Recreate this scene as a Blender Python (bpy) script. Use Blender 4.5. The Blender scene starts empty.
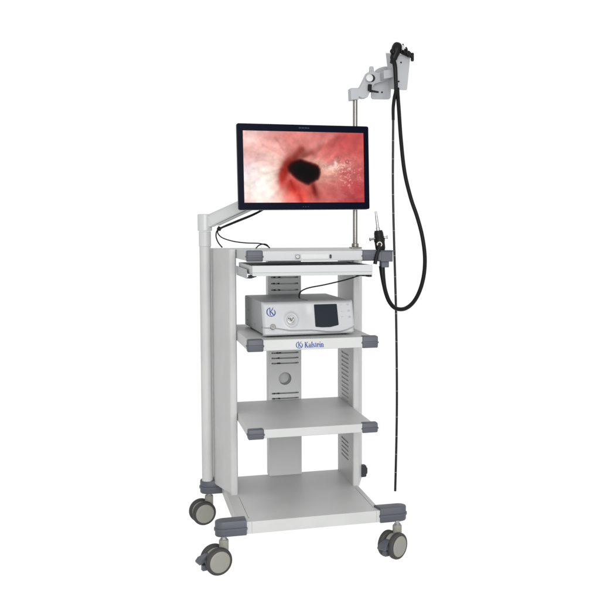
import bpy, bmesh, math, random
import numpy as np
from mathutils import Vector, Matrix
random.seed(4)
S = bpy.context.scene
COL = S.collection

# ---------------------------------------------------------------- camera
cam = bpy.data.cameras.new('camera')
cam_o = bpy.data.objects.new('camera', cam)
COL.objects.link(cam_o)
R = Vector((0.96285797, -0.27000551, 0.00124793))
U = Vector((0.01714222, 0.06574151, 0.99768943))
F = Vector((0.26946369, 0.96061182, -0.06792823))
m = Matrix((R, U, -F)).transposed().to_4x4()
m.translation = Vector((-0.42007576, -3.15373792, 1.22255241))
cam_o.matrix_world = m
cam.sensor_width = 36
cam.lens = 36 * 899.2227 / 600
cam.shift_x = -71.42 / 600
cam.shift_y = -9.98 / 600
cam.clip_start, cam.clip_end = 0.05, 60
S.camera = cam_o

# ---------------------------------------------------------------- light: a white studio
W = bpy.data.worlds.new('World')
S.world = W
W.use_nodes = True
W.node_tree.nodes['Background'].inputs[0].default_value = (1, 1, 1, 1)
W.node_tree.nodes['Background'].inputs[1].default_value = 1.04


def softbox(name, loc, target, size, power, color=(1, 1, 1)):
    l = bpy.data.lights.new(name, 'AREA')
    l.shape = 'RECTANGLE'
    l.size, l.size_y = size
    l.energy = power
    l.color = color
    o = bpy.data.objects.new(name, l)
    COL.objects.link(o)
    o.location = loc
    o.rotation_euler = (Vector(target) - Vector(loc)).to_track_quat('-Z', 'Y').to_euler()
    return o


softbox('key_softbox', (-0.15, -3.8, 1.5), (0.25, 0.2, 0.8), (2.6, 2.2), 150)
S.view_settings.view_transform = 'Standard'
S.view_settings.look = 'None'
S.view_settings.exposure = 0
S.view_settings.gamma = 1


# ---------------------------------------------------------------- materials
def mat(name, col, rough=0.5, metal=0.0, spec=0.5, bump=0.0, scale=400, var=0.0, vscale=6, trans=0.0, coat=0.0):
    M = bpy.data.materials.new(name)
    M.use_nodes = True
    nt = M.node_tree
    b = nt.nodes['Principled BSDF']
    b.inputs['Base Color'].default_value = (*col, 1)
    b.inputs['Roughness'].default_value = rough
    b.inputs['Metallic'].default_value = metal
    b.inputs['Specular IOR Level'].default_value = spec
    b.inputs['Coat Weight'].default_value = coat
    tc = nt.nodes.new('ShaderNodeTexCoord')
    if var:
        n = nt.nodes.new('ShaderNodeTexNoise')
        n.inputs['Scale'].default_value = vscale
        n.inputs['Detail'].default_value = 6
        r = nt.nodes.new('ShaderNodeValToRGB')
        r.color_ramp.elements[0].position = 0.3
        r.color_ramp.elements[1].position = 0.7
        r.color_ramp.elements[0].color = (*[c * (1 - var) for c in col], 1)
        r.color_ramp.elements[1].color = (*[min(1, c * (1 + var)) for c in col], 1)
        nt.links.new(tc.outputs['Object'], n.inputs['Vector'])
        nt.links.new(n.outputs['Fac'], r.inputs[0])
        nt.links.new(r.outputs[0], b.inputs['Base Color'])
        mr = nt.nodes.new('ShaderNodeMapRange')
        mr.inputs[3].default_value = rough - 0.06
        mr.inputs[4].default_value = rough + 0.06
        nt.links.new(n.outputs['Fac'], mr.inputs[0])
        nt.links.new(mr.outputs[0], b.inputs['Roughness'])
    if bump:
        n2 = nt.nodes.new('ShaderNodeTexNoise')
        n2.inputs['Scale'].default_value = scale
        n2.inputs['Detail'].default_value = 3
        bp = nt.nodes.new('ShaderNodeBump')
        bp.inputs['Strength'].default_value = bump
        bp.inputs['Distance'].default_value = 0.001
        nt.links.new(tc.outputs['Object'], n2.inputs['Vector'])
        nt.links.new(n2.outputs['Fac'], bp.inputs['Height'])
        nt.links.new(bp.outputs[0], b.inputs['Normal'])
    return M


PAINT = mat('grey_white_powder_coat', (.385, .390, .384), .42, spec=.3, bump=.35, scale=800, var=.05, vscale=7)
PAINT2 = mat('grey_powder_coat', (.40, .404, .402), .40, spec=.3, bump=.2, scale=900, var=.03)
FRONT = mat('white_powder_coat', (.362, .367, .37), .42, spec=.3, bump=.10, scale=900, var=.015)
SHELL = mat('light_grey_alloy', (.295, .30, .312), .4, spec=.35, bump=.08, scale=700, var=.03)
CAPG = mat('slate_grey_plastic', (.062, .067, .079), .46, spec=.3, bump=.25, scale=1200, var=.06)
BEIGE = mat('olive_grey_nylon', (.195, .195, .168), .5, spec=.3, bump=.1, scale=900, var=.04)
TYRE = mat('dark_grey_rubber', (.038, .037, .036), .6, spec=.2, bump=.2, scale=900, var=.1)
STEEL = mat('brushed_steel', (.20, .19, .175), .3, metal=1.0, var=.06, vscale=60)
BRIGHT = mat('polished_steel', (.34, .34, .35), .36, metal=1.0)
BLACK = mat('black_plastic', (.0045, .0045, .005), .45, spec=.15, bump=.15, scale=900, var=.15)
HOSE = mat('black_sheath', (.0035, .0035, .004), .36, spec=.14, bump=.05, scale=500, var=.15, vscale=30)
INSERT = mat('dark_insertion_sheath', (.006, .0065, .007), .34, spec=.24, var=.2, vscale=60)
NAVY = mat('dark_navy_bezel', (.0015, .0025, .0085), .30, spec=.03)
NAVY2 = mat('navy_rim', (.02, .03, .06), .4, spec=.2)
MARK = mat('grey_print', (.16, .17, .2), .6)
BLUE = mat('blue_print', (.010, .042, .19), .55, spec=.3)
INLET = mat('charcoal_plastic', (.022, .023, .027), .5, spec=.25, bump=.2, scale=900, var=.2)
DARK = mat('dark_recess', (.02, .02, .022), .7, spec=.2)
PANE = mat('dark_display_glass', (.011, .015, .021), .28, spec=.12)
CASE = mat('processor_grey_case', (.245, .248, .255), .45, spec=.3, bump=.12, scale=900, var=.02)
FASCIA = mat('processor_white_fascia', (.365, .37, .377), .33, spec=.35, bump=.03, scale=700, var=.01)
WHITE = mat('white_plastic', (.385, .39, .39), .35, var=.015)
SOFTGREY = mat('soft_grey_print', (.26, .28, .32), .6)


def floor_mat():
    M = bpy.data.materials.new('shadowless_translucent_sheet')
    M.use_nodes = True
    nt = M.node_tree
    nt.nodes.remove(nt.nodes['Principled BSDF'])
    t = nt.nodes.new('ShaderNodeBsdfTranslucent')  # added so world light comes through from below and no shadow shows
    t.inputs[0].default_value = (.985, .985, .985, 1)
    nt.links.new(t.outputs[0], nt.nodes['Material Output'].inputs[0])
    return M


def screen_mat():
    M = bpy.data.materials.new('lit_monitor_picture')
    M.use_nodes = True
    nt = M.node_tree
    b = nt.nodes['Principled BSDF']
    b.inputs['Base Color'].default_value = (.001, .001, .001, 1)
    b.inputs['Roughness'].default_value = .35
    b.inputs['Specular IOR Level'].default_value = .03
    a = nt.nodes.new('ShaderNodeAttribute')
    a.attribute_name = 'picture'
    nt.links.new(a.outputs['Color'], b.inputs['Emission Color'])
    b.inputs['Emission Strength'].default_value = 1.0
    return M


# ---------------------------------------------------------------- mesh helpers
def thing(name, label, cat, loc, group=None):
    o = bpy.data.objects.new(name, None)
    COL.objects.link(o)
    o.location = loc
    o.empty_display_size = .05
    o['label'] = label
    o['category'] = cat
    if group:
        o['group'] = group
    return o


def origin(o):
    v = Vector((0, 0, 0))
    while o is not None:
        v += Vector(o.location)
        o = o.parent
    return v


def obj(name, bm, material, parent=None, bevel=0.0, seg=2, smooth=40, cut=None, label=None):
    """Link a bmesh given in world coordinates as ONE mesh object."""
    bmesh.ops.recalc_face_normals(bm, faces=bm.faces)
    off = origin(parent)
    bmesh.ops.translate(bm, verts=bm.verts, vec=-off)
    me = bpy.data.meshes.new(name)
    bm.to_mesh(me)
    bm.free()
    mats = material if isinstance(material, (list, tuple)) else [material]
    for x in mats:
        me.materials.append(x)
    o = bpy.data.objects.new(name, me)
    COL.objects.link(o)
    if cut is not None:
        bmesh.ops.recalc_face_normals(cut, faces=cut.faces)
        bmesh.ops.translate(cut, verts=cut.verts, vec=-off)
        cm = bpy.data.meshes.new('cutter')
        cut.to_mesh(cm)
        cut.free()
        co = bpy.data.objects.new('cutter', cm)
        COL.objects.link(co)
        md = o.modifiers.new('cut', 'BOOLEAN')
        md.operation = 'DIFFERENCE'
        md.solver = 'EXACT'
        md.use_self = True
        md.object = co
        bpy.context.view_layer.update()
        ev = o.evaluated_get(bpy.context.evaluated_depsgraph_get())
        nm = bpy.data.meshes.new_from_object(ev)
        o.modifiers.clear()
        o.data = nm
        nm.name = name
        bpy.data.objects.remove(co)
        bpy.data.meshes.remove(cm)
        bpy.data.meshes.remove(me)
    me = o.data
    me.shade_smooth()
    me.set_sharp_from_angle(angle=math.radians(smooth))
    if bevel:
        md = o.modifiers.new('edge', 'BEVEL')
        md.width = bevel
        md.segments = seg
        md.limit_method = 'ANGLE'
        md.angle_limit = math.radians(35)
        md.harden_normals = True
    if parent is not None:
        o.parent = parent
    if label:
        o['label'] = label
    return o


def add_faces(bm, verts, faces, mi=0):
    vs = [bm.verts.new(v) for v in verts]
    for f in faces:
        try:
            fc = bm.faces.new([vs[i] for i in f])
            fc.material_index = mi
        except ValueError:
            pass
    return vs


def box(bm, x0, x1, y0, y1, z0, z1, mi=0):
    v = [(x, y, z) for z in (z0, z1) for y in (y0, y1) for x in (x0, x1)]
    return add_faces(bm, v, [(0, 2, 3, 1), (4, 5, 7, 6), (0, 1, 5, 4), (2, 6, 7, 3), (0, 4, 6, 2), (1, 3, 7, 5)], mi)


def prism(bm, poly, axis, a, b, mi=0):
    """poly: 2-D outline; extruded along axis 'x','y' or 'z' from a to b."""
    def P(p, t):
        return {'x': (t, p[0], p[1]), 'y': (p[0], t, p[1]), 'z': (p[0], p[1], t)}[axis]
    n = len(poly)
    v = [P(p, a) for p in poly] + [P(p, b) for p in poly]
    f = [tuple(range(n)), tuple(range(2 * n - 1, n - 1, -1))] + [(i, (i + 1) % n, n + (i + 1) % n, n + i) for i in range(n)]
    return add_faces(bm, v, f, mi)


def frame_for(d):
    d = Vector(d).normalized()
    u = d.cross(Vector((0, 0, 1)))
    if u.length < 1e-3:
        u = Vector((1, 0, 0))
    u.normalize()
    return d, u, d.cross(u)


def lathe(bm, center, axis, prof, n=32, mi=0):
    """prof: list of (t along axis, radius); closed at the ends."""
    d, u, w = frame_for(axis)
    c = Vector(center)
    rings = []
    for t, r in prof:
        rings.append([bm.verts.new(c + d * t + (u * math.cos(2 * math.pi * k / n) + w * math.sin(2 * math.pi * k / n)) * max(r, 1e-5)) for k in range(n)])
    for a, b in zip(rings, rings[1:]):
        for k in range(n):
            f = bm.faces.new((a[k], a[(k + 1) % n], b[(k + 1) % n], b[k]))
            f.material_index = mi
    for r in (rings[0], rings[-1]):
        f = bm.faces.new(r)
        f.material_index = mi


def cyl(bm, p0, p1, r, n=24, mi=0, e=0.0):
    p0, p1 = Vector(p0), Vector(p1)
    L = (p1 - p0).length
    pr = [(0, r), (L, r)] if not e else [(0, r - e), (e, r), (L - e, r), (L, r - e)]
    lathe(bm, p0, p1 - p0, pr, n, mi)


def spline(pts, n=10):
    pts = [Vector(p) for p in pts]
    P = [2 * pts[0] - pts[1]] + pts + [2 * pts[-1] - pts[-2]]
    out = []
    for i in range(1, len(P) - 2):
        a, b, c, d = P[i - 1:i + 3]
        for k in range(n):
            t = k / n
            out.append(.5 * ((2 * b) + (c - a) * t + (2 * a - 5 * b + 4 * c - d) * t * t + (3 * b - a - 3 * c + d) * t ** 3))
    out.append(pts[-1])
    return out


def tube(bm, pts, r, n=14, mi=0, smooth=10):
    """Tube along a smooth curve; r is a number or a function of 0..1."""
    P = spline(pts, smooth) if smooth else [Vector(p) for p in pts]
    N = len(P)
    T = [(P[min(i + 1, N - 1)] - P[max(i - 1, 0)]).normalized() for i in range(N)]
    d, u, w = frame_for(T[0])
    rings = []
    for i in range(N):
        u = (u - T[i] * u.dot(T[i])).normalized()
        w = T[i].cross(u)
        rr = r(i / (N - 1)) if callable(r) else r
        rings.append([bm.verts.new(P[i] + (u * math.cos(2 * math.pi * k / n) + w * math.sin(2 * math.pi * k / n)) * rr) for k in range(n)])
    for a, b in zip(rings, rings[1:]):
        for k in range(n):
            f = bm.faces.new((a[k], a[(k + 1) % n], b[(k + 1) % n], b[k]))
            f.material_index = mi
    for q in (rings[0], rings[-1]):
        f = bm.faces.new(q)
        f.material_index = mi


def round_poly(poly, r, seg=5):
    """Round every corner of a 2-D polygon by about r."""
    out = []
    n = len(poly)
    for i in range(n):
        p, a, b = Vector(poly[i]), Vector(poly[i - 1]), Vector(poly[(i + 1) % n])
        da, db = (a - p), (b - p)
        k = min(r, da.length * .45, db.length * .45)
        s, e = p + da.normalized() * k, p + db.normalized() * k
        for j in range(seg + 1):
            t = j / seg
            q = s * (1 - t) ** 2 + p * 2 * t * (1 - t) + e * t * t
            out.append((q.x, q.y))
    return out


def stroke(bm, pts, widths, M, depth, mi=0, lift=0.0):
    """Flat raised stroke of varying width in the x/z plane of matrix M (y towards the viewer is negative)."""
    P = [Vector((p[0], p[1])) for p in pts]
    n = len(P)
    L, Rr = [], []
    for i in range(n):
        t = (P[min(i + 1, n - 1)] - P[max(i - 1, 0)]).normalized()
        nn = Vector((-t.y, t.x))
        w = widths[i] if isinstance(widths, (list, tuple)) else widths
        L.append(P[i] + nn * w / 2)
        Rr.append(P[i] - nn * w / 2)
    vs = []
    for y in (0.0, -depth - lift):
        for q in (L, Rr):
            vs.append([bm.verts.new(M @ Vector((p.x, y, p.y))) for p in q])
    bl, br, fl, fr = vs
    for i in range(n - 1):
        for f in ((fl[i], fr[i], fr[i + 1], fl[i + 1]), (bl[i], bl[i + 1], br[i + 1], br[i]), (bl[i], fl[i], fl[i + 1], bl[i + 1]), (br[i], br[i + 1], fr[i + 1], fr[i])):
            bm.faces.new(f).material_index = mi
    bm.faces.new((bl[0], br[0], fr[0], fl[0])).material_index = mi
    bm.faces.new((bl[-1], fl[-1], fr[-1], br[-1])).material_index = mi


def arc(cx, cy, rx, ry, a0, a1, n=14):
    return [(cx + rx * math.cos(math.radians(a0 + (a1 - a0) * k / n)), cy + ry * math.sin(math.radians(a0 + (a1 - a0) * k / n))) for k in range(n + 1)]


GLYPH = {
    'K': (.70, [([(.13, 0), (.13, .72)], .14), ([(0, .025), (.28, .025)], .05), ([(0, .695), (.28, .695)], .05),
                ([(.18, .32), (.50, .68)], .07), ([(.27, .42), (.53, .03)], .15), ([(.38, .695), (.62, .695)], .05), ([(.40, .025), (.68, .025)], .05)]),
    'a': (.48, [(arc(.19, .15, .13, .13, 80, 300), [.07, .09, .11, .12, .12, .12, .12, .12, .11, .1, .09, .08, .07, .06, .05]), ([(.33, .36), (.33, .05), (.37, .02), (.44, .03)], [.12, .12, .10, .04]),
                (arc(.20, .36, .13, .12, 10, 170), [.12, .1, .08, .06, .06, .06, .06, .06, .06, .07, .08, .09, .1, .1, .09]), ([(.20, .28), (.33, .31)], .05)]),
    'l': (.27, [([(.13, 0), (.13, .74)], .13), ([(.01, .025), (.25, .025)], .05), ([(.02, .72), (.13, .72)], .05)]),
    's': (.40, [([(.33, .36), (.30, .45), (.20, .48), (.10, .44), (.08, .36), (.14, .29), (.24, .23), (.32, .16), (.30, .07), (.20, .02), (.09, .05), (.05, .15)],
                 [.04, .05, .06, .09, .12, .14, .14, .12, .1, .06, .05, .04])]),
    't': (.34, [([(.15, .62), (.15, .10), (.19, .03), (.30, .05)], [.06, .13, .11, .05]), ([(.02, .47), (.30, .47)], .055)]),
    'e': (.45, [(arc(.22, .25, .16, .23, 5, 320, 20), [.1] * 6 + [.12] * 8 + [.1, .08, .07, .06, .05, .05, .05]), ([(.08, .27), (.37, .27)], .05)]),
    'i': (.27, [([(.13, 0), (.13, .48)], .13), ([(.01, .025), (.25, .025)], .05), ([(.02, .46), (.13, .46)], .05), ([(.07, .65), (.19, .65)], .13)]),
    'n': (.56, [([(.12, 0), (.12, .48)], .13), ([(.0, .025), (.24, .025)], .05), ([(.02, .46), (.12, .46)], .05), ([(.16, .38), (.25, .46), (.36, .44), (.41, .34), (.41, 0)], [.05, .08, .1, .13, .13]), ([(.29, .025), (.53, .025)], .05)]),
}


def word(bm, text, M, x, z, sx, sz, depth=.0004):
    k = 0
    for ch in text:
        adv, st = GLYPH[ch]
        for pts, w in st:
            k += 1
            ww = [q * (sx + sz) / 2 for q in w] if isinstance(w, (list, tuple)) else w * (sx + sz) / 2
            stroke(bm, [(x + p[0] * sx, z + p[1] * sz) for p in pts], ww, M, depth, lift=.00001 * (k % 7))
        x += adv * sx


def swirl_logo(bm, M, cx, cz, s, depth=.0004):
    """Round brush-like mark: an open ring, an upright, and a curled leg."""
    def q(pts):
        return [(cx + p[0] * s, cz + p[1] * s) for p in pts]
    st = [
        (arc(0, 0, .88, .92, 100, 285, 22), [.07, .10, .13, .15, .17, .19, .2, .21, .22, .22, .22, .22, .21, .2, .18, .16, .15, .13, .12, .1, .09, .08, .07]),
        ([(-.22, .95), (-.22, -.62)], [.16, .20]),
        ([(-.12, .10), (.18, .42), (.52, 1.0)], [.10, .2, .08]),
        ([(-.14, .14), (.12, -.12), (.35, -.45), (.62, -.62)], [.12, .24, .24, .12]),
        (arc(.18, -.12, .66, .72, 62, -128, 20), [.04, .08, .12, .15, .18, .2, .22, .22, .22, .22, .2, .2, .18, .18, .16, .15, .14, .12, .1, .08, .06]),
    ]
    for i, (pts, w) in enumerate(st):
        ww = [a * s for a in w]
        stroke(bm, q(pts), ww, M, depth, lift=.00001 * i)


I4 = Matrix.Identity(4)

# ---------------------------------------------------------------- the surface it stands on
bm = bmesh.new()
add_faces(bm, [(-14, -10, 0), (14, -10, 0), (14, 24, 0), (-14, 24, 0)], [(0, 1, 2, 3)])
fl = obj('floor', bm, floor_mat())
fl['kind'] = 'structure'
fl['label'] = 'plain white shadowless studio floor under the trolley'

# ---------------------------------------------------------------- trolley
T = thing('medical_trolley', 'light grey wheeled equipment trolley with three shelves, drawer and grey corner caps', 'trolley', (.24, .3, 0))

# base plate
ZB0, ZB1 = .132, .176
bm = bmesh.new()
box(bm, -.027, .503, 0, .601, ZB0, ZB1)
ct = bmesh.new()
for x in (.0152, .4848):
    box(ct, x - .0008, x + .0008, .046, .32, ZB1 - .003, ZB1 + .01)
    cyl(ct, (x, .046, ZB1 - .004), (x, .046, ZB1 + .01), .0028, 12)
for x in (.021, .485):
    box(ct, x - .0006, x + .0006, -.01, .0015, ZB0 - .01, ZB1 - .001)
base = obj('base', bm, PAINT, T, bevel=.003, cut=ct)


def block(outline, z0, z1, ridge0, ridge1, grow):
    bm = bmesh.new()
    cx = sum(p[0] for p in outline) / len(outline)
    cy = sum(p[1] for p in outline) / len(outline)
    zs = [(z0, -.0022), (z0 + .004, 0), (ridge0 - .001, 0), (ridge0, grow), (ridge1, grow), (ridge1 + .001, 0), (z1 - .005, 0), (z1 - .0015, -.0016), (z1, -.005)]
    rings = []
    for z, g in zs:
        ring = []
        n = len(outline)
        for i, p in enumerate(outline):
            a, b = outline[i - 1], outline[(i + 1) % n]
            t = Vector((b[0] - a[0], b[1] - a[1])).normalized()
            nn = Vector((t.y, -t.x))
            if nn.dot(Vector((p[0] - cx, p[1] - cy))) < 0:
                nn = -nn
            ring.append(bm.verts.new((p[0] + nn.x * g, p[1] + nn.y * g, z)))
        rings.append(ring)
    n = len(outline)
    for a, b in zip(rings, rings[1:]):
        for k in range(n):
            bm.faces.new((a[k], a[(k + 1) % n], b[(k + 1) % n], b[k]))
    bm.faces.new(rings[0])
    bm.faces.new(rings[-1])
    return bm


def tongue(sx, x_in, x_tip, y0, y1):
    r = (y1 - y0) / 2
    cy = (y0 + y1) / 2
    xc = x_tip - sx * r * 1.15
    o = [(x_in, y0)]
    for k in range(13):
        a = math.radians(-90 + 180 * k / 12)
        o.append((xc + sx * r * 1.15 * math.cos(a), cy + r * math.sin(a)))
    o.append((x_in - (.012 if sx > 0 and y0 < .1 else 0), y1))
    return o


BLK = [(-1, .002, -.108, -.006, .048), (1, .500, .606, -.006, .048), (-1, -.004, -.113, .532, .6035), (1, .490, .552, .532, .6035)]
for sx, xi, xt, y0, y1 in BLK:
    obj('corner_block', block(tongue(sx, xi, xt, y0, y1), .1295, .1845, .150, .158, .0035), CAPG, T, smooth=30)


# casters
def caster(pivot, mid, axis, brake):
    px, py = pivot
    a = Vector((axis[0], axis[1], 0)).normalized()
    c = Vector((mid[0], mid[1], .049))
    off = Vector((px, py, 0)) - Vector((mid[0], mid[1], 0))
    d = off.normalized()
    # housing: neck plus mudguard between the wheels
    bm = bmesh.new()
    cyl(bm, (px, py, .058), (px, py, .117), .0172, 28, e=.003)
    out = []
    for k in range(15):
        t = math.radians(-35 + 235 * k / 14)
        out.append((math.cos(t) * .041, math.sin(t) * .041))
    n = len(out)
    hw = .0105
    vs = []
    for s in (-1, 1):
        for q in out:
            vs.append(c + d * q[0] + Vector((0, 0, q[1])) + a * hw * s)
    add_faces(bm, vs, [tuple(range(n)), tuple(range(2 * n - 1, n - 1, -1))] + [(i, (i + 1) % n, n + (i + 1) % n, n + i) for i in range(n)])
    h = obj('caster', bm, BEIGE, T, bevel=.002)
    bm = bmesh.new()
    cyl(bm, (px, py, .112), (px, py, .134), .0085, 20)
    lathe(bm, (px, py, .1165), (0, 0, 1), [(0, .013), (.004, .013), (.0045, .010), (.008, .010)], 6)
    obj('stem', bm, BRIGHT, h)
    for s in (-1, 1):
        w0 = c + a * (s * .0125)
        bm = bmesh.new()
        lathe(bm, w0, a * s, [(0, .030), (.0005, .0445), (.003, .0478), (.007, .049), (.016, .049), (.020, .0475), (.0225, .0445), (.0228, .0385), (.0215, .0375)], 56)
        obj('tyre', bm, TYRE, h, smooth=45)
        bm = bmesh.new()
        lathe(bm, w0 + a * s * .0205, a * s, [(0, .0384), (.0022, .0384), (.0034, .0372), (.0044, .033), (.0052, .022), (.0055, .010), (.0056, .0002)], 56)
        obj('hub_cover', bm, BEIGE, h, smooth=45)
    if brake:
        # foot pedal on the trailing side, between and over the wheels
        bm = bmesh.new()
        vs = []
        prof = [(-.018, .030), (-.040, .027), (-.062, .016), (-.072, .004), (-.070, -.003), (-.058, .004), (-.040, .014), (-.020, .018)]
        for s in (-1, 1):
            for q in prof:
                wd = .0115 if q[0] > -.045 else .020
                vs.append(c + d * q[0] + Vector((0, 0, q[1])) + a * wd * s)
        m_ = len(prof)
        add_faces(bm, vs, [tuple(range(m_)), tuple(range(2 * m_ - 1, m_ - 1, -1))] + [(i, (i + 1) % m_, m_ + (i + 1) % m_, m_ + i) for i in range(m_)])
        # small lower pawl
        q0 = c + d * -.046 + Vector((0, 0, -.022))
        vs = [q0 + d * x + Vector((0, 0, z)) + a * y for x in (-.008, .012) for z in (-.008, .012) for y in (-.009, .009)]
        add_faces(bm, vs, [(0, 1, 3, 2), (4, 6, 7, 5), (0, 4, 5, 1), (2, 3, 7, 6), (0, 2, 6, 4), (1, 5, 7, 3)])
        obj('brake_pedal', bm, CAPG, h, bevel=.002)
    return h


caster((-.078, .013), (-.1065, .004), (-.30, .95), True)
caster((.566, .000), (.5425, -.018), (-.557, .83), True)
caster((-.077, .570), (-.105, .566), (-.22, .97), False)
caster((.512, .567), (.488, .590), (.62, .78), False)


# side panels (hollow-profile columns with a rounded nose)
def column(mirror):
    p = [(.016, .5985), (.016, .350)]
    p += arc(.0095, .3460, .0065, .0090, 0, -90, 5)
    p += arc(-.002, .3490, .0110, .0120, -90, -172, 6)
    p += [(-.030, .432), (-.052, .510), (-.056, .530), (-.056, .5985)]
    if mirror:
        p[-4:] = [(-.040, .420), (-.060, .480), (-.064, .520), (-.064, .5985)]
        p = [(.498 - x, y) for x, y in p]
    return p


bm = bmesh.new()
prism(bm, column(False), 'z', ZB1 - .002, 1.1425)
obj('side_panel', bm, PAINT, T, smooth=30)
bm = bmesh.new()
prism(bm, column(True), 'z', ZB1 - .002, 1.1425)
ct = bmesh.new()
zz = [.704 - .0178 * k for k in range(13)] + [.337 - .0178 * k for k in range(5)]
for z in zz:
    sl = round_poly([(.412, z - .0044), (.412, z + .0044), (.536, z + .0044), (.536, z - .0044)], .004, 3)
    prism(ct, sl, 'x', .470, .4865)
rp = obj('side_panel', bm, PAINT, T, smooth=30, cut=ct)
# power inlet plug on the outside of the right panel
bm = bmesh.new()
box(bm, .530, .569, .440, .472, .178, .228)
box(bm, .563, .575, .446, .466, .188, .218)
obj('power_inlet', bm, INLET, rp, bevel=.006)

# back panel with cable slots and a round duct hole
bm = bmesh.new()
box(bm, .177, .317, .575, .632, ZB1 - .002, 1.106)
ct = bmesh.new()
for z in (1.019, .993, .966, .939, .700, .678, .656, .528, .506):
    prism(ct, round_poly([(.190, z - .0032), (.190, z + .0032), (.305, z + .0032), (.305, z - .0032)], .0028, 3), 'y', .57, .598)
cyl(ct, (.247, .57, .590), (.247, .627, .590), .027, 40)
bp = obj('back_panel', bm, PAINT2, T, bevel=.0, cut=ct)
for i, z in enumerate((1.019, .993, .966, .939, .700, .678, .656, .528, .506)):
    for x in ((.205, .226), (.203, .222), (.206, .225), (.204, .223), (.216, .227), (.221,), (.219, .224), (.200, .219), (.199, .222))[i]:
        bm = bmesh.new()
        cyl(bm, (x, .5735, z), (x, .5834, z), .0036, 12)  # dark-coloured peg standing in for a small shaded hole in the slot
        obj('clip', bm, DARK, bp)
    for x in (.196, .299):
        bm = bmesh.new()
        cyl(bm, (x, .5742, z), (x, .5834, z), .0024, 10)
        obj('rivet', bm, MARK, bp)


# shelves
def shelf(z0, z1, name, cut=None, front=True):
    bm = bmesh.new()
    box(bm, .0166, .4814, .0235, .5748, z0, z1)
    bm.faces.ensure_lookup_table()
    o = obj(name, bm, FRONT if name == 'drawer' else PAINT, T, bevel=.0025, cut=cut)
    for sx in (-1, 1):
        xi, xt = (.071, .0135) if sx < 0 else (.4365, .4965)
        pl = round_poly([(xi, .019), (xt, .019), (xt, .052), (xi, .052)], .006, 4)
        h = (z0 + z1) / 2
        b = block(pl, z0 - .002, z1 + .0025, h - .0045, h + .0005, .0028)
        obj('corner_cap', b, CAPG, o, smooth=35)
    return o


s3 = shelf(.469, .501, 'shelf')
s2 = shelf(.786, .8255, 'shelf')
bm = bmesh.new()
MT = Matrix.Translation((0, .0232, 0))
swirl_logo(bm, MT, .2015, .8035, .0132)
word(bm, 'Kalstein', MT, .2205, .7930, .0205, .0285)
obj('lettering', bm, BLUE, s2)
dr = shelf(1.1075, 1.1430, 'drawer')
bm = bmesh.new()
prism(bm, round_poly([(.208, 1.1135), (.208, 1.1312), (.311, 1.1312), (.311, 1.1135)], .004, 4), 'y', .0224, .0245)
obj('pull_strip', bm, WHITE, dr, bevel=.0007)
bm = bmesh.new()
prism(bm, round_poly([(.187, 1.1125), (.187, 1.1315), (.2055, 1.1315), (.2055, 1.1125)], .002, 3), 'y', .0215, .0245)
lathe(bm, (.1963, .0225, 1.1222), (0, -1, 0), [(0, .0072), (.004, .0072), (.0048, .0062), (.0048, .0048), (.0036, .0046)], 28, mi=1)
box(bm, .1955, .1971, .0185, .0215, 1.1190, 1.1254, 2)
obj('lock', bm, [SOFTGREY, STEEL, DARK], dr)
bm = bmesh.new()
prism(bm, round_poly([(.3135, 1.1155), (.3135, 1.1295), (.3205, 1.1295), (.3205, 1.1155)], .002, 3), 'y', .0205, .0245)
obj('latch_button', bm, [INLET], dr)

# slide-out keyboard tray under the drawer
bm = bmesh.new()
box(bm, .0255, .4600, -.030, .340, 1.0600, 1.0640)
box(bm, .0255, .4600, -.032, -.026, 1.0688, 1.0935)
box(bm, .0262, .4593, -.0295, -.0262, 1.0570, 1.0686)
box(bm, .0258, .0275, -.0255, .340, 1.0645, 1.0925)
box(bm, .4580, .4597, -.0255, .340, 1.0645, 1.0925)
box(bm, .0280, .4575, .330, .340, 1.0645, 1.0925)
box(bm, .0280, .4575, -.0255, .329, 1.0840, 1.0870)
kt = obj('keyboard_tray', bm, FRONT, T, bevel=.0015)
for sx in (-1, 1):
    bm = bmesh.new()
    x = .0168 if sx < 0 else .4793
    prism(bm, [(.060, 1.0775), (.345, 1.0790), (.345, 1.0480), (.050, 1.0440), (.050, 1.0660)], 'x', x, x + .0022)
    box(bm, min(x, x - sx * .012), max(x, x - sx * .012) + .002, .052, .345, 1.0440, 1.0460)
    o = obj('slide_rail', bm, SHELL, T, bevel=.0006)
    for k, y in enumerate((.035, .075, .115)):
        xx = x - sx * (.012 + .013 * k)
        bm = bmesh.new()
        box(bm, xx - .005, xx + .005, y - .01, y + .03, 1.0465, 1.0570)
        obj('slide_runner', bm, DARK, o, bevel=.001)

# monitor post on the rear left corner block
bm = bmesh.new()
cyl(bm, (-.083, .555, .183), (-.083, .555, 1.150), .0225, 40)
post = obj('post', bm, PAINT, T, smooth=40)
bm = bmesh.new()
cyl(bm, (-.083, .555, 1.150), (-.083, .555, 1.211), .0245, 40, e=.0015)
obj('collar', bm, PAINT2, post)

# cup on the right drawer corner for the scope plug
bm = bmesh.new()
box(bm, .497, .512, .022, .050, 1.106, 1.139)
prism(bm, [(.507, .022), (.553, .022), (.553, .070), (.507, .070)], 'z', 1.1015, 1.1395)
box(bm, .505, .558, .019, .073, 1.1390, 1.1435)
prism(bm, [(.512, .030), (.541, .030), (.541, .062), (.512, .062)], 'z', 1.080, 1.1015)
obj('plug_holder', bm, CAPG, T, bevel=.003)

# ---------------------------------------------------------------- monitor arm
A = thing('monitor_mount', 'light grey angled support arm on the round post behind the screen', 'monitor mount', (-.083, .555, 1.211))
bm = bmesh.new()
cyl(bm, (-.083, .555, 1.2125), (-.083, .555, 1.281), .0290, 40, e=.003)
ctp = bmesh.new()
sl = obj('arm_sleeve', bm, WHITE, A)
ctp.free()
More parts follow.
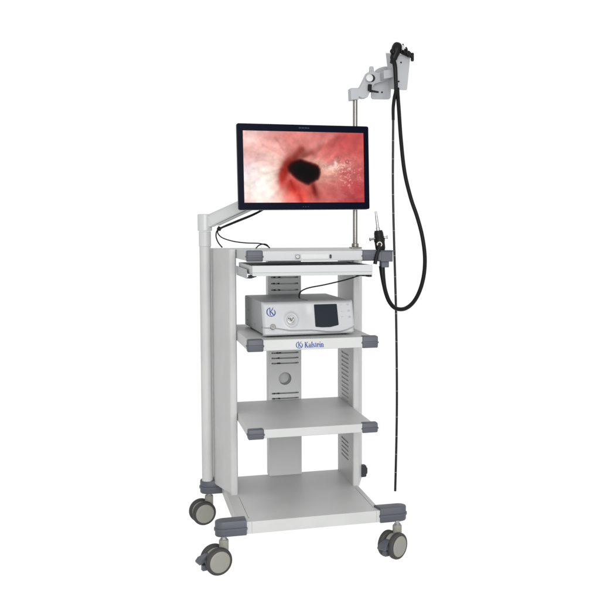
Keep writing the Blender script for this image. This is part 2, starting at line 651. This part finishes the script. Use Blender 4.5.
# beam: from the sleeve up to the back of the screen
P0, P1 = Vector((-.057, .545, 1.252)), Vector((.250, .405, 1.402))
d = (P1 - P0).normalized()
sd = d.cross(Vector((0, 0, 1))).normalized()
up = sd.cross(d)
bm = bmesh.new()
prof = round_poly([(-.024, -.022), (-.024, .018), (-.014, .030), (.014, .030), (.024, .018), (.024, -.022)], .008, 3)
n = len(prof)
vs = [P0 + sd * p[0] + up * p[1] for p in prof] + [P1 + sd * p[0] * .85 + up * p[1] * .85 for p in prof]
add_faces(bm, vs, [tuple(range(n)), tuple(range(2 * n - 1, n - 1, -1))] + [(i, (i + 1) % n, n + (i + 1) % n, n + i) for i in range(n)])
cyl(bm, P0 - sd * .022 + d * -.002, P0 + sd * .022 + d * -.002, .022, 28, e=.003)
obj('arm_beam', bm, WHITE, A, smooth=35)
bm = bmesh.new()
vs = [P0 + d * t + sd * s + up * u for t in (.02, .31) for u in (-.0275, -.0222) for s in (-.017, .017)]
add_faces(bm, vs, [(0, 1, 3, 2), (4, 6, 7, 5), (0, 4, 5, 1), (2, 3, 7, 6), (0, 2, 6, 4), (1, 5, 7, 3)])
obj('cable_channel', bm, SHELL, A, bevel=.001)
bm = bmesh.new()
cyl(bm, P1 + Vector((0, 0, -.03)), P1 + Vector((0, 0, .045)), .024, 28, e=.003)
cyl(bm, P1 + Vector((.004, 0, .01)), (.285, .388, 1.44), .018, 24)
box(bm, .235, .335, .381, .388, 1.413, 1.513)
obj('screen_mount', bm, SHELL, A, bevel=.0015)
for z in (1.226, 1.262):
    bm = bmesh.new()
    cyl(bm, (-.0600, .536, z + .004), (-.0585, .5315, z + .004), .0028, 10)
    obj('screw', bm, MARK, sl)

# ---------------------------------------------------------------- monitor
yw, tl, rl = .0524, .0144, .0133
X = Vector((math.cos(yw), math.sin(yw), 0))
N = Vector((math.sin(yw), -math.cos(yw), 0))
Z = Vector((0, 0, 1))
Zt = Z * math.cos(tl) - N * math.sin(tl)
X2 = X * math.cos(rl) + Zt * math.sin(rl)
Z2 = Zt * math.cos(rl) - X * math.sin(rl)
Nf = X2.cross(Z2)
MC = Vector((.2865, .33, 1.4627))
MM = Matrix((X2, -Nf, Z2)).transposed().to_4x4()      # local x right, y back, z up
if (MM.to_3x3() @ Vector((0, -1, 0))).y > 0:
    MM = Matrix((X2, Nf, Z2)).transposed().to_4x4()
MM.translation = MC
D = thing('monitor', 'flat black framed screen showing pink endoscopy picture', 'monitor', MC)


def local(bm, M=MM):
    bmesh.ops.transform(bm, matrix=M, verts=bm.verts)
    return bm


Wm, Hm = .5295, .3298
bm = bmesh.new()
prism(bm, round_poly([(-Wm / 2, -Hm / 2), (-Wm / 2, Hm / 2), (Wm / 2, Hm / 2), (Wm / 2, -Hm / 2)], .008, 5), 'y', .0, .020)
fr = obj('frame', local(bm), NAVY, D, bevel=.002)
bm = bmesh.new()
prism(bm, round_poly([(-Wm / 2 + .003, -Hm / 2 - .0012), (-Wm / 2 + .003, Hm / 2 - .003), (Wm / 2 - .003, Hm / 2 - .003), (Wm / 2 - .003, -Hm / 2 - .0012)], .006, 5), 'y', .0205, .034)
prism(bm, round_poly([(-.19, -.11), (-.19, .11), (.19, .11), (.19, -.11)], .02, 5), 'y', .034, .050)
obj('rear_housing', local(bm), SHELL, D, bevel=.002)
bm = bmesh.new()
for k in range(7):
    box(bm, -.022 + k * .0062, -.022 + k * .0062 + (.0036 if k % 2 else .0044), -.0006, .001, .1500, .1545)
obj('maker_mark', local(bm), NAVY2, fr)
bm = bmesh.new()
for k in range(3):
    box(bm, -.012 + k * .010, -.008 + k * .010, -.0006, .001, -.1555, -.1530)
obj('button_mark', local(bm), NAVY2, fr)


# the picture on the screen: a procedural endoscopic view stored as a colour per vertex
def vnoise(x, y, seed):
    rng = np.random.RandomState(seed)
    g = rng.rand(64, 64)
    xi, yi = np.floor(x).astype(int), np.floor(y).astype(int)
    fx, fy = x - xi, y - yi
    fx, fy = fx * fx * (3 - 2 * fx), fy * fy * (3 - 2 * fy)
    def a(i, j):
        return g[(yi + j) % 64, (xi + i) % 64]
    return (a(0, 0) * (1 - fx) + a(1, 0) * fx) * (1 - fy) + (a(0, 1) * (1 - fx) + a(1, 1) * fx) * fy


def fbm(x, y, seed, o=4):
    t, s, amp = 0, 0, 1
    for k in range(o):
        t = t + amp * vnoise(x * 2 ** k + 13.7 * k, y * 2 ** k + 5.1 * k, seed + k)
        s += amp
        amp *= .5
    return t / s


NX, NY = 360, 205
gx, gy = np.meshgrid(np.linspace(0, 1, NX), np.linspace(0, 1, NY))      # gy: 0 top .. 1 bottom
ax = gx * 483 + 70 + 24 * gx * (1 - gx)
ay = gy * 286 + 65
wx = ax + (fbm(gx * 7, gy * 4, 11) - .5) * 18
wy = ay + (fbm(gx * 7, gy * 4, 29) - .5) * 18


def ss(a, b, v):
    t = np.clip((v - a) / (b - a), 0, 1)
    return t * t * (3 - 2 * t)


def blob(cx, cy, rx, ry, rot=0.0, soft=1.0):
    c, s = math.cos(math.radians(rot)), math.sin(math.radians(rot))
    dx, dy = wx - cx, wy - cy
    u, v = (dx * c + dy * s) / rx, (-dx * s + dy * c) / ry
    return np.exp(-(u * u + v * v) * soft)


def seg_line(x0, y0, x1, y1, w0, w1):
    dx, dy = x1 - x0, y1 - y0
    t = np.clip(((wx - x0) * dx + (wy - y0) * dy) / (dx * dx + dy * dy), 0, 1)
    dist = np.hypot(wx - x0 - t * dx, wy - y0 - t * dy)
    return np.exp(-(dist / (w0 + (w1 - w0) * t)) ** 2)


pic = np.ones((NY, NX, 3)) * np.array([226, 138, 132.])


def over(a, col, k=1.0):
    global pic
    pic = pic * (1 - (a * k)[..., None]) + np.array(col, float) * (a * k)[..., None]


over(ss(300, 90, wx + (wy - 65) * .30), (248, 196, 188), .75)
over(ss(330, 560, wx), (204, 84, 84), .85)
over(ss(250, 66, wy) * ss(300, 480, wx), (206, 92, 90), .5)
over(blob(500, 100, 90, 60), (206, 84, 84), .7)
over(blob(520, 320, 90, 60), (166, 52, 60), .75)
over(blob(420, 300, 70, 46), (206, 100, 98), .6)
over(blob(400, 245, 56, 34), (226, 164, 144), .65)
over(blob(425, 208, 74, 20, -12), (238, 196, 178), .95)
over(blob(500, 172, 60, 34), (214, 118, 112), .5)
over(blob(360, 112, 80, 26, -28), (224, 128, 122), .6)
over(blob(262, 96, 50, 42, 20), (236, 138, 130), .6)
over(blob(205, 130, 40, 40, 60), (246, 178, 168), .6)
over(blob(130, 130, 80, 40, 20), (246, 186, 182), .7)
over(blob(95, 90, 40, 30), (252, 224, 218), .6)
over(blob(118, 285, 112, 80), (254, 246, 240), .95)
over(blob(160, 330, 84, 46), (254, 242, 234), .85)
over(blob(95, 225, 60, 40), (250, 232, 238), .85)
over(blob(170, 250, 62, 60), (255, 244, 232), .9)
over(blob(190, 180, 50, 34, 30), (252, 212, 198), .7)
over(blob(208, 300, 26, 60), (250, 206, 192), .6)
# folds
over(blob(300, 145, 34, 14, -45), (196, 96, 84), .7)
over(seg_line(262, 190, 304, 136, 13, 16), (150, 58, 46), .7)
over(seg_line(285, 178, 345, 142, 12, 12), (138, 66, 56), .7)
over(seg_line(345, 142, 440, 96, 15, 16), (176, 86, 80), .5)
over(seg_line(335, 128, 430, 80, 14, 16), (236, 160, 152), .45)
over(seg_line(440, 96, 530, 80, 16, 14), (186, 78, 78), .35)
over(seg_line(300, 176, 384, 186, 9, 16), (206, 158, 138), .75)
over(seg_line(374, 196, 384, 250, 9, 12), (214, 150, 130), .7)
over(blob(246, 205, 20, 48, 28), (112, 40, 30), .9)
over(blob(240, 224, 13, 42, 16), (150, 32, 26), 1.0)
over(blob(228, 252, 11, 34, 10), (192, 52, 42), .85)
over(blob(262, 192, 22, 15, -40), (128, 40, 32), .85)
over(blob(268, 286, 40, 54, -32), (190, 44, 36), .95)
over(seg_line(262, 262, 300, 345, 5, 9), (150, 26, 22), .5)
over(seg_line(300, 280, 330, 345, 5, 8), (232, 108, 92), .5)
over(blob(300, 322, 34, 40, -20), (222, 70, 60), .8)
over(blob(246, 330, 24, 30, -20), (240, 120, 106), .7)
over(blob(345, 306, 24, 44, -20), (196, 70, 60), .7)
over(blob(354, 296, 13, 46, -22), (104, 24, 22), .85)
over(blob(398, 320, 24, 40, -10), (218, 110, 104), .5)
over(seg_line(150, 118, 218, 160, 5, 5), (222, 146, 138), .3)
over(seg_line(200, 86, 232, 140, 5, 5), (208, 128, 118), .35)
over(seg_line(96, 160, 190, 196, 5, 6), (232, 176, 172), .3)
# fine tissue texture
tx = fbm(gx * 26, gy * 15, 51, 5) - .5
pic *= (1 + tx * .20)[..., None]
# fine folds running in towards the opening
rad = np.hypot((wx - 312) / 1.25, wy - 228)
th = np.arctan2(wy - 228, (wx - 312) / 1.25)
fold = fbm((th + 4) * 5.5 + .012 * rad, np.log(rad + 8) * 1.3, 203, 4) - .5
pic *= (1 + fold * .34 * np.clip(1.25 - rad / 260, .15, 1) * ss(40, 80, rad))[..., None]
rt = fbm(gx * 16 + 3, gy * 10, 77, 5)
over(ss(.52, .72, rt) * ss(360, 470, wx) * ss(200, 250, wy + .1 * (wx - 400)), (186, 70, 72), .35)
over(ss(.52, .70, fbm(gx * 18, gy * 12 + 7, 91, 5)) * ss(380, 440, wx) * ss(190, 240, wy), (232, 158, 150), .15)
# wet glints
gl = fbm(gx * 96, gy * 58, 120, 3)
msk = blob(455, 205, 78, 34, -8) + .8 * blob(490, 258, 46, 40) + .5 * blob(205, 150, 34, 40, 30) * (gl > .6)
over(ss(.60, .74, gl) * np.clip(msk, 0, 1), (250, 226, 214), .6)
over(ss(.40, .28, gl) * np.clip(blob(480, 200, 60, 36, -8), 0, 1), (168, 96, 92), .5)
over(np.exp(-((np.hypot(ax - 487, ay - 184) - 7) / 2.2) ** 2), (150, 88, 84), .7)
over(blob(440, 190, 6, 12), (252, 240, 232), .8)
# the dark opening
poly = [(248, 208), (258, 194), (278, 184), (300, 178), (320, 184), (346, 193), (368, 204), (376, 217), (374, 238), (366, 256), (346, 267), (330, 277), (314, 273), (288, 258), (268, 243), (252, 226)]
inside = np.full(gx.shape, 1e9)
n_ = len(poly)
for i in range(n_):
    x0, y0 = poly[i]
    x1, y1 = poly[(i + 1) % n_]
    L = math.hypot(x1 - x0, y1 - y0)
    inside = np.minimum(inside, ((x1 - x0) * (ay - y0) - (y1 - y0) * (ax - x0)) / L + (fbm(gx * 20, gy * 12, 140) - .5) * 9)
over(ss(-11, 3, inside), (120, 40, 30), .7)
over(ss(-9, 9, inside), (36, 9, 9), 1.0)
over(ss(8, 24, inside), (14, 5, 8), 1.0)
g_ = pic.mean(axis=2, keepdims=True)
pic = g_ + (pic - g_) * .92
pic = (pic - 170) * 1.06 + 168
pic = np.clip(pic, 0, 255) / 255
lin = np.where(pic <= .04045, pic / 12.92, ((pic + .055) / 1.055) ** 2.4)
SW, SH = .4846, .2751
bm = bmesh.new()
lay = bm.verts.layers.float_color.new('picture')
grid = []
for j in range(NY):
    row = []
    for i in range(NX):
        v = bm.verts.new(((gx[j, i] - .5) * SW, -.0012, (.5 - gy[j, i]) * SH))
        v[lay] = (*lin[j, i], 1)
        row.append(v)
    grid.append(row)
for j in range(NY - 1):
    for i in range(NX - 1):
        bm.faces.new((grid[j][i], grid[j + 1][i], grid[j + 1][i + 1], grid[j][i + 1]))
obj('screen', local(bm), screen_mat(), D)

# ---------------------------------------------------------------- monitor cables
K = thing('monitor_cables', 'two thin black cables drooping from the arm onto the top shelf', 'cable', (-.035, .49, 1.225))
bm = bmesh.new()
tube(bm, [(.200, .430, 1.338), (.116, .462, 1.288), (.028, .485, 1.250), (-.032, .490, 1.222), (-.046, .480, 1.198), (-.040, .470, 1.170), (-.024, .460, 1.1475)], .0026, 10)
obj('power_lead', bm, BLACK, K)
bm = bmesh.new()
tube(bm, [(.190, .432, 1.328), (.106, .455, 1.279), (.020, .478, 1.242), (-.036, .484, 1.216), (-.028, .470, 1.190), (.010, .430, 1.174), (.060, .405, 1.1665), (.112, .400, 1.1645), (.138, .390, 1.158), (.154, .380, 1.1470)], .0024, 10)
tube(bm, [(.096, .36, 1.1465), (.110, .37, 1.1575), (.130, .385, 1.1620), (.146, .40, 1.1580), (.158, .42, 1.1470)], .0024, 10)
obj('video_lead', bm, BLACK, K)
bm = bmesh.new()
cyl(bm, (-.038, .488, 1.226), (-.026, .484, 1.219), .008, 16)
obj('cable_tie', bm, BLACK, K)

# ---------------------------------------------------------------- endoscope processor
ang = math.radians(2.4)
PM = Matrix.Translation((.081, .083, 0)) @ Matrix.Rotation(ang, 4, 'Z')
V = thing('video_processor', 'white and grey endoscope processor with small dark display on the second shelf', 'processor', (.25, .28, .8255))
PW, PZ0, PZ1, PD = .3470, .8345, .9520, .405
LEAN = .036
bm = bmesh.new()
pl = [(.010, PZ0), (.0055 + LEAN, PZ1 - .004), (.012 + LEAN, PZ1), (PD - .006, PZ1 + .002), (PD, PZ1 - .004), (PD, PZ0)]
prism(bm, pl, 'x', .004, PW - .004)
case = obj('case', local(bm, PM), CASE, V, bevel=.003)
for x in (.03, PW - .03):
    for y in (.045, PD - .04):
        bm = bmesh.new()
        cyl(bm, (x, y, .8258), (x, y, .836), .011, 18)
        obj('foot', local(bm, PM), DARK, V)


# sculpted front: height field over the leaning face
def fascia(u, v):
    """u 0..1 along, v 0..1 up -> bulge towards the viewer."""
    x = u * PW
    z = v * (PZ1 - PZ0)
    # wavy lower lip: border height along u
    pts = [(0, .030), (.05, .026), (.10, .017), (.17, .0165), (.20, .014), (.24, .009), (.29, .0085), (.315, .0135), (PW, .026)]
    zb = np.interp(x, [p[0] for p in pts], [p[1] for p in pts])
    t = np.clip((z - zb + .004) / .008, 0, 1)
    h = .0085 * t * t * (3 - 2 * t)
    # soft raised ring round the light socket
    r = math.hypot(x - .104, z - .0555)
    h += .0042 * math.exp(-((r - .0215) / .005) ** 2)
    h -= .0030 * (1 - min(1, r / .018)) if r < .018 else 0
    # shallow scoop between the socket and the display
    h -= .0035 * math.exp(-((x - .165) / .02) ** 2) * math.exp(-((z - .075) / .03) ** 2)
    # edges roll off
    e = min(x, PW - x)
    h -= .009 * (1 - min(1, e / .010)) ** 2
    ev = min(z, PZ1 - PZ0 - z)
    h -= .007 * (1 - min(1, ev / .009)) ** 2
    return h * 1.35


bm = bmesh.new()
NU, NV = 150, 56
g = []
for j in range(NV):
    row = []
    for i in range(NU):
        u, v = i / (NU - 1), j / (NV - 1)
        # rounded corners of the outline
        x, z = u * PW, v * (PZ1 - PZ0)
        row.append(bm.verts.new((x, LEAN * v - fascia(u, v), PZ0 - .003 + z * 1.035)))
    g.append(row)
for j in range(NV - 1):
    for i in range(NU - 1):
        bm.faces.new((g[j][i], g[j + 1][i], g[j + 1][i + 1], g[j][i + 1]))
rim = [g[0][i] for i in range(NU)] + [g[j][-1] for j in range(1, NV)] + [g[-1][i] for i in range(NU - 2, -1, -1)] + [g[j][0] for j in range(NV - 2, 0, -1)]
bk = [bm.verts.new((min(max(v.co.x, .001), PW - .001), .010 + LEAN * ((v.co.z - PZ0) / (PZ1 - PZ0)) + .006, min(max(v.co.z, PZ0 + .0005), PZ1 + .001))) for v in rim]
nr = len(rim)
for i in range(nr):
    bm.faces.new((rim[i], rim[(i + 1) % nr], bk[(i + 1) % nr], bk[i]))
bm.faces.new(bk)
fa = obj('fascia', local(bm, PM), FASCIA, V, smooth=50)

# a frame lying on the leaning face: local x along, z up the slope, y outwards is negative
lean = math.atan2(LEAN, PZ1 - PZ0)


def on_face(x, z, out=.009):
    out = out * 1.35
    v = (z - PZ0) / (PZ1 - PZ0)
    return PM @ Matrix.Translation((x, LEAN * v - out, z)) @ Matrix.Rotation(-lean, 4, 'X')


bm = bmesh.new()
prism(bm, round_poly([(-.0450, -.0440), (-.0445, .0405), (.0435, .0405), (.0445, -.0400), (.012, -.0470), (-.02, -.0470)], .003, 3), 'y', -.0012, .004)
disp = obj('display', local(bm, on_face(.2385, .903)), PANE, V, bevel=.0008)
bm = bmesh.new()
lathe(bm, (0, .002, 0), (0, -1, 0), [(0, .0150), (.0035, .0150), (.0042, .0140), (.0042, .0110), (.0010, .0104), (.0010, .0002)], 36)
lathe(bm, (0, .0035, 0), (0, -1, 0), [(0, .0062), (.0046, .0060), (.0052, .0046), (.0046, .0030), (.0030, .0002)], 24)
cyl(bm, (-.0085, .001, .004), (-.0085, -.0022, .004), .0022, 12, mi=1)
cyl(bm, (.0075, .001, .0045), (.0075, -.0022, .0045), .0022, 12, mi=1)
obj('light_socket', local(bm, on_face(.1040, .8895, .0058)), [STEEL, DARK], V)
bm = bmesh.new()
lathe(bm, (0, .002, 0), (0, -1, 0), [(0, .0105), (.004, .0105), (.005, .0096), (.005, .0074), (.0035, .0070), (.0035, .0002)], 28)
box(bm, -.0035, -.0012, -.0022, .0005, -.0035, .0035, 1)
box(bm, .0014, .0035, -.0022, .0005, -.003, .004, 1)
obj('power_button', local(bm, on_face(.0345, .8655, .0080)), [STEEL, MARK], V)
bm = bmesh.new()
swirl_logo(bm, on_face(.0310, .9180, .0081), 0, 0, .0178, .0008)
obj('emblem', bm, BLUE, V)
bm = bmesh.new()
for i, (x, z) in enumerate(((.298, .938), (.325, .939), (.299, .914), (.327, .9155), (.299, .8945), (.328, .893))):
    Mx = on_face(x, z, .0086)
    b2 = bmesh.new()
    w = .0055 if i % 2 else .0032
    box(b2, -w, w, -.0006, .0015, -.0007, .0007)
    if i % 2:
        box(b2, -w * .5, w * .5, -.0005, .0015, .0016, .0032)
        box(b2, -w * .7, w * .6, -.0004, .0015, -.0032, -.0018)
    bmesh.ops.transform(b2, matrix=Mx, verts=b2.verts)
    me_ = bpy.data.meshes.new('tmp')
    b2.to_mesh(me_)
    b2.free()
    bm.from_mesh(me_)
    bpy.data.meshes.remove(me_)
obj('key_symbols', bm, SOFTGREY, V)
bm = bmesh.new()
box(bm, .012, .060, LEAN + .0165, LEAN + .0185, PZ1 - .001, PZ1 + .0015)
obj('vent_slot', local(bm, PM), DARK, V)
for (y, z) in ((.05, .86), (.19, .858), (.33, .90), (.05, .935), (.35, .858)):
    bm = bmesh.new()
    cyl(bm, (.0048, y, z), (.0025, y, z), .0034, 12)
    obj('screw', local(bm, PM), MARK, case)

# ---------------------------------------------------------------- lead from tray to processor
L = thing('tray_cable', 'thin black lead curving from the keyboard tray to the processor top', 'cable', (.47, .2, 1.046))
bm = bmesh.new()
tube(bm, [(.486, .19, 1.0465), (.462, .195, 1.040), (.415, .20, 1.026), (.336, .205, 1.0085), (.275, .212, .997), (.246, .220, .983), (.240, .225, .966), (.243, .228, .9565)], .0026, 10)
obj('lead', bm, BLACK, L)
bm = bmesh.new()
tube(bm, [(.243, .228, .9565), (.248, .19, .9562), (.254, .155, .9562), (.256, .122, .956)], .0014, 8)  # thin grey tube stands in for a shade line on the case top
obj('lead_shade_line', bm, MARK, L)

# ---------------------------------------------------------------- scope hanger
H = thing('scope_hanger', 'steel pole with grey swivel arm and holder plates, rising behind the screen', 'hanger', (.513, .42, 1.143))
bm = bmesh.new()
cyl(bm, (.513, .42, 1.143), (.513, .42, 1.755), .0095, 32)
obj('pole', bm, STEEL, H)
bm = bmesh.new()
prism(bm, round_poly([(.492, .398), (.492, .442), (.536, .442), (.536, .398)], .004, 4), 'z', 1.1432, 1.1480)
cyl(bm, (.513, .42, 1.148), (.513, .42, 1.163), .0145, 28, e=.0015)
obj('pole_foot', bm, STEEL, H, bevel=.0006)


def Zq(u, v, y):
    """Image point of the photograph to x,z on the plane y."""
    c = m.translation
    d = F + R * ((u - 371.42) / 899.2227) - U * ((v - 290.02) / 899.2227)
    t = (y - c.y) / d.y
    return ((c + d * t).x, (c + d * t).z)


def outline(pts, y, r=.006):
    return round_poly([Zq(u, v, y) for u, v in pts], r, 4)


bm = bmesh.new()
prism(bm, outline([(350.4, 88), (350.8, 100), (359, 99.4), (359.2, 88)], .40, .004), 'y', .397, .443)
collar = obj('clamp_collar', bm, SHELL, H, bevel=.003)
# cranked casting running up to the plates
bm = bmesh.new()
prism(bm, outline([(357.2, 90), (357.0, 96), (362, 98.6), (367, 98), (369.5, 92), (374, 84), (386.5, 80.5), (387.5, 71), (377, 73), (371.8, 71), (367, 72.5), (360.5, 86)], .405, .008), 'y', .396, .430)
prism(bm, outline([(369.9, 66.0), (369.2, 78), (374.6, 78), (373.8, 66.4)], .405, .006), 'y', .405, .418)
obj('swivel_arm', bm, SHELL, H, bevel=.004)
# rear holder plate
bm = bmesh.new()
prism(bm, outline([(375, 70), (371.2, 80), (371.0, 99.2), (390.4, 99.4), (391.5, 70), (387, 66.2), (381, 67.2)], .44, .012), 'y', .434, .446)
rpz = obj('rear_plate', bm, SHELL, H, bevel=.003)
bm = bmesh.new()
x, z = Zq(382, 92.3, .433)
cyl(bm, (x, .4345, z), (x, .4315, z), .0035, 14)
obj('screw', bm, BLACK, rpz)
# arm tongue to the front plate
bm = bmesh.new()
prism(bm, outline([(381, 72), (381, 80.5), (396, 78), (396, 69.5)], .385, .004), 'y', .343, .4045)
obj('tongue', bm, SHELL, H, bevel=.003)
# front holder: a folded plate, slanted side wall on the left
y0 = .335
a = [Zq(394, 53.5, y0), Zq(410.6, 55.0, y0), Zq(407.2, 90.0, y0), Zq(394.3, 89.4, y0)]
bq = [Zq(385.4, 52.8, .385), Zq(389.6, 88.8, .385)]
bm = bmesh.new()
prism(bm, round_poly(a, .006, 4), 'y', y0, y0 + .008)
vs = [(a[0][0] + .001, y0 + .001, a[0][1]), (a[3][0] + .001, y0 + .001, a[3][1]), (bq[1][0], .385, bq[1][1]), (bq[0][0], .385, bq[0][1])]
vs += [(v[0] + .007, v[1] + .0045, v[2]) for v in vs]
add_faces(bm, vs, [(0, 1, 2, 3), (7, 6, 5, 4), (0, 4, 5, 1), (1, 5, 6, 2), (2, 6, 7, 3), (3, 7, 4, 0)])
fp = obj('front_plate', bm, SHELL, H, bevel=.0025)
for u, v in ((401, 62.5), (398.7, 81.5)):
    x, z = Zq(u, v, y0)
    bm = bmesh.new()
    lathe(bm, (x, y0 + .001, z), (0, -1, 0), [(0, .0036), (.002, .0036), (.003, .0028), (.0031, .0002)], 16)
    obj('screw', bm, BLACK, fp)
# clamp knob: white disc with black ratchet lever below
x, z = Zq(370.7, 77.6, .37)
bm = bmesh.new()
lathe(bm, (x, .396, z), (-.12, -1, 0), [(0, .0140), (.006, .0148), (.016, .0148), (.019, .0135), (.020, .0002)], 36)
kn = obj('clamp_knob', bm, WHITE, H)
bm = bmesh.new()
lathe(bm, (x + .011, .402, z + .002), (-.12, -1, 0), [(0, .015), (.008, .015)], 28)
p = [Zq(370, 84.5, .385), Zq(369.6, 91, .385), Zq(373, 91.5, .385), Zq(378, 92.6, .385)]
cyl(bm, (p[0][0], .385, p[0][1]), (p[1][0], .385, p[1][1] + .001), .0078, 18)
tube(bm, [(p[1][0], .385, p[1][1]), (p[2][0], .380, p[2][1]), (p[3][0], .375, p[3][1])], lambda t: .0055 - .002 * t, 12)
obj('ratchet_lever', bm, BLACK, kn)

# ---------------------------------------------------------------- endoscope
E = thing('endoscope', 'black flexible endoscope hanging from the holder with its long tube and cord', 'endoscope', (.655, .31, 1.90))


def P3(u, v, y):
    x, z = Zq(u, v, y)
    return Vector((x, y, z))


bm = bmesh.new()
top = P3(398.6, 42.6, .31)
bot = P3(392.8, 60.5, .31)
ax_ = bot - top
Lb = ax_.length
lathe(bm, top, ax_, [(0, .004), (.003, .0125), (.009, .0175), (.020, .0205), (.034, .0200), (.045, .0175), (.056, .0150), (.066, .0150), (Lb, .0105), (Lb + .012, .0085)], 32)
lathe(bm, P3(393.2, 52.0, .30), (-.6, -.6, .2), [(0, .010), (.010, .010), (.012, .008)], 20)
body = obj('control_body', bm, BLACK, E)
bm = bmesh.new()
for u, v, y, r in ((404.6, 51.4, .300, .0100), (408.4, 54.0, .305, .0125)):
    lathe(bm, P3(u, v, y), (.35, -.8, .25), [(-.006, r * .9), (-.005, r), (.005, r), (.006, r * .9)], 9)
cyl(bm, P3(400, 51.5, .31), P3(413, 57, .31), .0075, 18)
tube(bm, [P3(402.2, 50.2, .298), P3(403.6, 46.8, .296), P3(402.8, 43.8, .296)], .0026, 10)
tube(bm, [P3(407.2, 52.5, .298), P3(406.8, 49.0, .296), P3(405.6, 47.2, .296)], .0035, 10)
obj('steering_knob', bm, BLACK, body, smooth=25)
bm = bmesh.new()
lathe(bm, P3(412.3, 53.0, .315), Vector(P3(412.3, 61, .315)) - Vector(P3(412.3, 53.0, .315)), [(0, .0055), (.004, .0066), (.028, .0066), (.0325, .0052)], 18)
obj('suction_port', bm, BLACK, body)
bm = bmesh.new()
cyl(bm, P3(403.1, 50.0, .288), P3(403.5, 45.4, .288), .0042, 16, e=.001)
obj('valve_cap', bm, WHITE, body)
# insertion tube: stiff grip, boot, then the thin marked sheath hanging down
bm = bmesh.new()
tube(bm, [P3(393.0, 59, .305), P3(394.9, 66, .300), P3(395.6, 76, .300), P3(396.0, 90, .300), P3(394.4, 98, .295), P3(393.2, 108, .290), P3(393.2, 120, .285)], lambda t: .0095 - .0035 * t, 16)
obj('grip', bm, HOSE, E)
bm = bmesh.new()
ins = [(393.2, 119), (393.0, 150), (392.9, 180), (393.3, 210), (394.2, 245), (395.2, 280), (396.0, 310), (396.6, 350), (396.9, 395), (396.6, 430), (396.0, 460), (395.2, 491)]
tube(bm, [P3(u, v, .285) for u, v in ins], .0048, 14)
it = obj('insertion_tube', bm, INSERT, E)
bm = bmesh.new()
cc = spline([P3(u, v, .285) for u, v in ins], 10)
for k in (7, 13, 18, 25, 31, 36, 43, 49, 55, 61, 68, 74, 79, 86, 92, 98, 104):
    bm = bmesh.new()
    t = (cc[k + 1] - cc[k - 1]).normalized()
    lathe(bm, cc[k] - t * .0009, t, [(0, .00492), (.0012, .00492)], 14)
    obj('depth_mark', bm, SOFTGREY, it)
# universal cord, down and round to the plug beside the drawer
cord = [(397.4, 88, .302), (398.0, 98, .295), (398.9, 110, .285), (401.0, 140, .26), (404.6, 172, .235), (410.8, 198, .21), (417.2, 217, .19), (422.2, 236, .17), (424.8, 256, .15), (424.0, 274, .13), (420.0, 290, .115),
        (413.5, 302, .10), (405.0, 308.6, .085), (396.0, 308.4, .07), (389.6, 302, .06), (385.4, 291, .05), (383.0, 278, .046), (381.8, 266, .046)]
bm = bmesh.new()
tube(bm, [P3(*q) for q in cord], lambda t: .0078 if t < .9 else .0078 + .0035 * (t - .9) / .1, 18)
obj('universal_cord', bm, HOSE, E)
# plug standing in the holder
yp = .046
bm = bmesh.new()
p0, p1 = P3(380.6, 250, yp), P3(378.3, 230.5, yp)
axp = p1 - p0
lathe(bm, p0, axp, [(-.03, .014), (0, .016), (.006, .0185), (.030, .0190), (.034, .0205), (.042, .0205), (.046, .0180), (.064, .0170), (axp.length, .0140)], 28)
plug = obj('plug', bm, BLACK, E)
bm = bmesh.new()
lathe(bm, P3(378.2, 231, yp), P3(376.0, 213.6, yp) - P3(378.2, 231, yp), [(0, .0075), (.012, .0072), (.013, .0052), (.056, .0050), (.0565, .0040), (.072, .0040), (.073, .003)], 20)
obj('light_guide_tip', bm, BRIGHT, plug)
for a_, b_ in (((374.6, 238.6), (370.6, 239.4)), ((384.0, 237.4), (386.6, 237.2))):
    bm = bmesh.new()
    A0, B0 = P3(*a_, yp - .004), P3(*b_, yp - .006)
    cyl(bm, A0, B0, .0040, 14)
    cyl(bm, B0, B0 + (B0 - A0).normalized() * .004, .0062, 14, e=.001)
    obj('air_fitting', bm, BRIGHT, plug)
bm = bmesh.new()
lathe(bm, P3(379.2, 244.2, .029), (-.1, -1, 0), [(0, .0105), (.008, .0105), (.0095, .0092), (.0095, .0068), (.004, .0062), (.004, .0002)], 28)
lathe(bm, P3(379.2, 244.2, .029), (-.1, -1, 0), [(.0, .0066), (.0072, .0066), (.0074, .0002)], 24, mi=1)
obj('suction_socket', bm, [STEEL, DARK], plug)
bm = bmesh.new()
tube(bm, [P3(379.4, 245.5, .014), P3(378.6, 250, .012), P3(376.6, 256, .012), P3(375.0, 264, .014)], lambda t: .0055 + .002 * t, 12)
obj('strap', bm, BLACK, plug)
